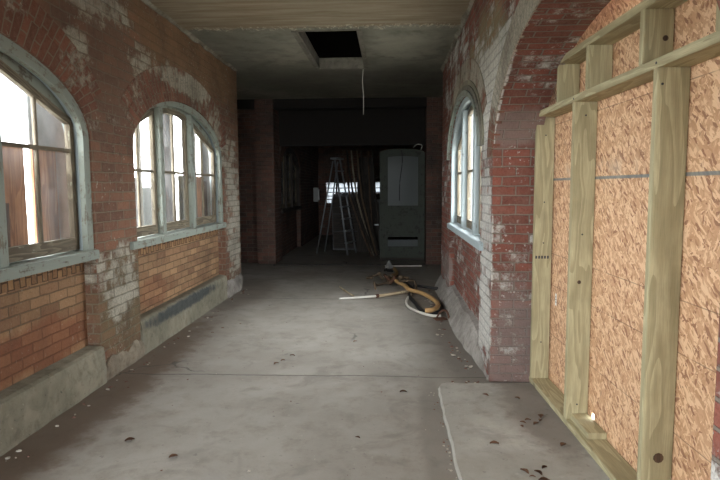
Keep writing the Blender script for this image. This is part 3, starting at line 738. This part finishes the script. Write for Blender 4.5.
link('panel', boxbm((-W2+.16, .01, .50), (W2-.13, .04, 1.06), .003), 'door_paint', D)
link('lock_rail', boxbm((-W2+.16, 0, 1.0), (W2-.13, .05, 1.10), .003), 'door_paint', D)
link('bottom_rail', boxbm((-W2+.16, 0, 0), (W2-.13, .05, .24), .003), 'door_paint', D)
link('middle_rail', boxbm((-W2+.16, 0, .44), (W2-.13, .05, .52), .003), 'door_paint', D)
link('pane', boxbm((-W2+.16, .02, 1.09), (W2-.13, .026, 2.16)), 'glass_door', D)
link('pane', boxbm((-W2+.16, .02, .24), (W2-.13, .026, .38)), 'glass_door', D)
tube('cable', [(-.02,-.02,2.24), (.0,-.02,2.0), (-.05,-.02,1.6), (-.06,-.02,1.2)], .008, 'hose_black', D, 5)
tag(tube('wire_loop', [(.48,11.992,2.36),(.56,11.92,2.42),(.66,11.92,2.40),(.64,11.992,2.32)], .010, 'hose_white', seg=5), 'small pale wire loop hooked over the top of the old door', 'wire')
link('foot_block', boxbm((-W2,0,-.06),(W2,.06,0)), 'dark_wood', D)
# stepladder
sl = empty('stepladder', (-1.22, 13.3, 0)); sl.rotation_euler = (0, 0, 1.25); tag(sl, 'pale aluminium stepladder standing open in the dark at the far end', 'stepladder')
for sx in (-1, 1):
    tube('side_rail', [(sx*.26, -.35, 0), (sx*.15, 0, 2.2)], .022, 'alu', sl, 6, res=2)
    tube('rear_rail', [(sx*.22, .45, 0), (sx*.14, .05, 2.15)], .016, 'alu', sl, 6, res=2)
for k in range(7):
    t = (k+1)/8; w_ = .26-.11*t
    link('tread', boxbm((-w_, -.35+.35*t-.05, 2.2*t-.012), (w_, -.35+.35*t+.04, 2.2*t+.012), .003), 'alu', sl)
link('top_cap', boxbm((-.18,-.08,2.19),(.18,.1,2.23),.005), 'alu', sl)
# bundle of leaning poles
for i, (xa, xb, r, mt) in enumerate(((-1.05,-.42,.018,'plank_dark'),(-.98,-.33,.022,'dark_wood'),(-.88,-.36,.02,'lumber_grey'),(-.75,-.30,.02,'hose_brown'),(-.66,-.26,.025,'dark_wood'),(-.50,-.34,.016,'plank_dark'),(-.40,-.12,.022,'dark_wood'))):
    o = tube('leaning_pole', [(xb, 12.75+i*.05, 0), (xa*.75+xb*.25, 12.85+i*.05, 1.3), (xa, 13.0+i*.05, 2.38)], r, mt, seg=7, res=2)
    tag(o, 'timber pole leaning in a bundle between the stepladder and the old door', 'pole', 'leaning poles at the far end')
# dark cabinets
def cabinet(x, y, w, d, h, lb, open_=False):
    e = empty('cabinet', (x, y, 0)); tag(e, lb, 'cabinet')
    link('body', boxbm((-w/2, 0, 0), (w/2, d, h), .008), 'crate_dark', e)
    if open_:
        link('door_panel', boxbm((-w/2+.03, -.02, .06), (w/2-.03, -.001, h-.06), .004), 'dark_wood', e); link('shelf', boxbm((-w/2+.03, -.10, .62), (w/2-.03, -.021, .65), .003), 'alu', e)
    else:
        for k in range(3): link('drawer', boxbm((-w/2+.02, -.02, .05+k*(h-.1)/3), (w/2-.02, -.001, .03+(k+1)*(h-.1)/3), .004), 'dark_wood', e)
    return e
tag(board('wide_board', -.20, .20, -.55, 0, 2.25, 'dark_wood', 'wide dark board standing on end beside the leaning poles', 'board'), None); bpy.data.objects['wide_board'].location = (-.58, 13.6, 0); bpy.data.objects['wide_board'].rotation_euler = (.0, .0, PI/2)
cabinet(-1.02, 14.0, .80, .6, 1.38, 'low dark chest of drawers behind the stepladder at the far end')
cabinet(-.42, 13.9, .36, .5, 1.25, 'narrow dark cabinet with a ledge left of the old door', True)
# small pale grey box on the far left wall
e = empty('wall_box', (-2.30, 17.2, 1.12)); tag(e, 'small pale grey box fixed to the far left wall', 'box')
link('body', boxbm((0,-.12,0),(.14,.12,.42),.01), 'box_grey', e); link('lid', boxbm((.141,-.11,.05),(.155,.11,.37),.004), 'sticker', e)
e.location.z = 1.12
# pale strip on the floor
tag(cen_mesh(link('floor_strip', boxbm((-.10,11.08,.0),(.62,11.13,.02),.003), 'hose_white')), 'thin white strip lying on the floor in front of the old door', 'strip')
# rubble sack/pile beside door
# ------------------------------------------------------------------ hoses, sticks, debris on the floor
G3 = None
o = tube('rubber_hose', [(.08,10.6,.03),(.12,10.0,.03),(.02,9.5,.05),(.10,8.9,.07),(.22,8.5,.075),(.28,8.15,.075),(.44,7.85,.08),(.56,7.45,.08),(.60,7.05,.08),(.52,6.80,.075),(.42,6.78,.07)], .030, 'hose_tan')
tag(o, 'thick tan hose curling over the floor towards the right wall', 'hose')
o = tube('plastic_tube', [(.30,8.1,.02),(.22,7.6,.02),(.24,7.2,.02),(.36,6.9,.02),(.50,6.72,.02),(.60,6.68,.03)], .017, 'hose_white')
tag(o, 'thin white plastic tube looping below the tan hose', 'tube')
o = tube('rubber_cable', [(.20,9.2,.02),(.34,8.5,.02),(.27,8.0,.02),(.33,7.5,.018),(.40,7.0,.018),(.58,6.9,.02),(.66,7.2,.02),(.60,7.7,.02),(.50,8.1,.02)], .024, 'hose_black')
tag(o, 'black rubber cable looping beside the tan hose', 'cable')
o = tube('rope', [(.15,8.7,.10),(.24,8.4,.16),(.36,8.5,.14),(.38,8.25,.05),(.26,8.1,.03)], .016, 'hose_brown')
tag(o, 'muddy rope loop standing up in the middle of the hose pile', 'rope')
tri = [(-.35,10.9),(-.1,10.4),(.1,10.1),(.05,9.6),(.2,9.2),(-.05,9.9),(.25,10.5)]
for i in range(7):
    pts = []; cx, cy = random.uniform(-.12,.22), random.uniform(9.0,10.4)
    for k in range(6):
        cx += random.uniform(-.13,.13); cy += random.uniform(-.28,.28); pts.append((cx, cy, random.uniform(.02,.13)))
    o = tube('tangled_cable', pts, random.uniform(.012,.026), random.choice(['hose_black','hose_brown','iron']), seg=6)
    tag(o, 'dark tangled length of cable in the heap in front of the old door', 'cable', 'tangled cables in front of the old door')
o = tube('metal_rod', [(.35,8.55,.07),(.72,8.35,.05)], .02, 'hose_black', seg=6, res=2); tag(o, 'short dark rod sticking out of the hose pile towards the right wall', 'rod')
# little tent-shaped fitting
e = empty('metal_fitting', (-.02,10.75,0)); bm = bmesh.new(); bmesh.ops.create_cone(bm, cap_ends=True, segments=4, radius1=.09, radius2=.01, depth=.16, matrix=Matrix.Translation((0,0,.08)))
link('cone', bm, 'box_grey', e); link('base', boxbm((-.1,-.1,0),(.1,.1,.012),.003), 'iron', e); tag(e, 'small pale pointed metal fitting at the head of the hose pile', 'fitting')
# stick: pale half and brown half
e = empty('long_stick', (-.25,8.0,0)); tag(e, 'long pale stick with a brown bark-covered half lying across the floor', 'stick')
inv = Vector((-.25,8.0,0))
tube('pale_half', [Vector((-.70,7.72,.02))-inv, Vector((-.45,7.80,.02))-inv, Vector((-.18,7.92,.022))-inv], .020, 'hose_white', e, 7, taper=lambda t: .7+.3*t)
tube('bark_half', [Vector((-.18,7.92,.022))-inv, Vector((.1,8.10,.03))-inv, Vector((.30,8.32,.03))-inv], .022, 'stick', e, 7)
tube('knot', [Vector((-.20,7.91,.022))-inv, Vector((-.16,7.93,.022))-inv], .028, 'iron', e, 7, res=2)
o = tube('thin_stick', [(-.78,8.72,.012),(-.66,8.35,.014),(-.52,7.98,.012)], .012, 'stick', seg=6, res=3); tag(o, 'short thin stick lying alone left of the long stick', 'stick')
# rusty bracket at right wall
e = empty('rusty_bracket', (.60,6.62,0)); tag(e, 'rusty bent bracket on the floor at the end of the white tube', 'bracket')
link('plate', boxbm((-.08,-.06,0),(.06,.05,.012),.002, Matrix.Rotation(.3,4,'Z')), 'iron', e); tube('arm', [(-.05,.03,.012),(0,.02,.09),(.06,0,.10),(.09,-.04,.02)], .012, 'iron', e, 6)

# leaves: bent little blades
def leaf_bm(sz):
    bm = bmesh.new(); rows = []
    for i in range(5):
        t = i/4; w = math.sin(PI*min(.98,max(.04,t)))*.34*sz; z = .003+sz*.10*math.sin(PI*t)
        rows.append([bm.verts.new(((t-.5)*sz, -w, z+.10*sz)), bm.verts.new(((t-.5)*sz, 0, z)), bm.verts.new(((t-.5)*sz, w, z+.13*sz))])
    for A, B in zip(rows, rows[1:]):
        for k in range(2): bm.faces.new((A[k], A[k+1], B[k+1], B[k]))
    bmesh.ops.solidify(bm, geom=bm.faces[:], thickness=.0015)
    return bm
L0 = link('dead_leaf', leaf_bm(.045), 'leaf'); first = True
spots = [(.86,3.62),(.90,3.66),(.94,3.60),(.98,3.66),(.84,3.56),(1.0,3.72),(.75,2.92),(.79,2.96),(.72,2.97),(.84,3.02),(.80,2.88),(.62,3.3),(1.02,3.3),(.70,4.1),(.92,4.05),(-1.6,3.3),(-.9,5.1),(-1.0,4.85),(-.96,4.95),(-.35,5.6),(-.2,3.4),(.1,4.2),(-1.25,3.1),(-1.9,5.9),(-1.85,6.1),(-1.7,6.3)]
for (x, y) in spots:
    o = L0 if first else L0.copy()
    if not first: C.objects.link(o)
    first = False
    sl_ = x > .38 and y < 4.35
    o.location = (x, y, .0225 if sl_ else .0015); o.rotation_euler = (random.uniform(-.1,.1), 0, random.uniform(0,6.28)); s = random.uniform(.6,1.3); o.scale = (s,s,s)
    tag(o, 'curled dead brown leaf on the pale concrete slab by the stud wall' if sl_ else 'small dead brown leaf on the grey concrete floor', 'leaf', 'dead leaves on the slab' if sl_ else 'dead leaves on the floor')
# rubble crumbs
protos = []
for q in range(4):
    bm = bmesh.new(); bmesh.ops.create_icosphere(bm, subdivisions=1, radius=1)
    for v in bm.verts: v.co *= 1+.35*noise.noise(v.co*1.7+Vector((q*5,0,0))); v.co.z = max(v.co.z*.6, -.3)+.3
    me = bpy.data.meshes.new('mortar_crumb'); bm.to_mesh(me); bm.free(); me.materials.append(M['chip'] if q % 2 == 0 else M['brickbit']); protos.append(me)
def crumb(x, y, r, lb, grp, q=None, z=0.):
    o = bpy.data.objects.new('mortar_crumb', random.choice(protos) if q is None else protos[q]); C.objects.link(o)
    o.location = (x, y, z-.001); o.scale = (r*random.uniform(.8,1.4), r*random.uniform(.7,1.2), r*random.uniform(.5,1)); o.rotation_euler = (0,0,random.uniform(0,6))
    tag(o, lb, 'rubble', grp)
for i in range(70):
    y = 2.9+5.6*random.random()**1.2; crumb(XL+.085+abs(random.gauss(0,.07)), y, random.uniform(.004,.016), 'small crumb of mortar or brick on the floor along the left wall', 'crumbs along the left wall')
for i in range(60):
    y = random.uniform(4.7,8.6); xw = XR-.015-.13*min(1, max(0, (y-4.7)/1.2)); crumb(xw-.05-abs(random.gauss(0,.05)), y, random.uniform(.005,.02), 'small crumb of fallen plaster on the floor along the right wall', 'crumbs along the right wall')
for i in range(30):
    crumb(random.uniform(.48,.78), random.uniform(4.36,4.5)-.02, random.uniform(.005,.013), 'grit crumb at the foot of the right brick pier', 'crumbs at the foot of the right pier', z=.0)
for i in range(36):
    y = random.uniform(2.6,4.3); crumb(.355-abs(random.gauss(0,.02)), y, random.uniform(.003,.009), 'tiny grit crumb along the broken edge of the pale slab', 'crumbs along the slab edge')
for i in range(50):
    crumb(random.uniform(-1.9,.3), random.uniform(2.4,7.5), random.uniform(.003,.008), 'tiny crumb scattered in the middle of the concrete floor', 'crumbs over the open floor')

# outside ground
g = struct(slab('ground', (-40, -30, -.35), (40, 45, -.3), 'outside'))

# ------------------------------------------------------------------ light: overcast sky through the openings
w = bpy.data.worlds.new('World'); scn.world = w; w.use_nodes = True
nt = w.node_tree; bg = nt.nodes['Background']; bg.inputs['Color'].default_value = (.90, .95, 1.0, 1); bg.inputs['Strength'].default_value = 1.0
def portal(name, loc, rot, sx, sy):
    l = bpy.data.lights.new(name, 'AREA'); l.shape = 'RECTANGLE'; l.size = sx; l.size_y = sy; l.cycles.is_portal = True
    o = bpy.data.objects.new(name, l); C.objects.link(o); o.location = loc; o.rotation_euler = rot
for b in (B0, B1, B2): portal('daylight_portal', (XL-.22, b.c, 1.8), (0, -PI/2, 0), 1.5, b.y1-b.y0)
portal('daylight_portal', (XR+.22, WR.c, 1.8), (0, PI/2, 0), 1.5, WR.y1-WR.y0)
portal('daylight_portal', (-.4, Y0-.32, 1.3), (PI/2, 0, 0), 3.1, 2.6)
portal('daylight_portal', (-1.2, 18.9, 1.58), (-PI/2, 0, 0), 2.1, .6)

# ------------------------------------------------------------------ camera
F, VX, VY = 570., 390., 187.
d = Vector(((VX-360)/F, -(VY-240)/F, -1)).normalized()
xx = Vector((-d.z, 0, d.x)).normalized(); zz = xx.cross(d)
# rows: world axes in camera coordinates
R = Matrix((xx, d, zz))
cam = bpy.data.cameras.new('Camera'); cam.sensor_width = 36; cam.lens = F/720*36; cam.clip_end = 200
co = bpy.data.objects.new('Camera', cam); C.objects.link(co)
co.matrix_world = Matrix.Translation((0,0,1.55)) @ R.to_4x4()
scn.camera = co
scn.view_settings.view_transform = 'Standard'; scn.view_settings.look = 'None'; scn.view_settings.gamma = 1; scn.view_settings.use_curve_mapping = False
scn.view_settings.exposure = 4.55
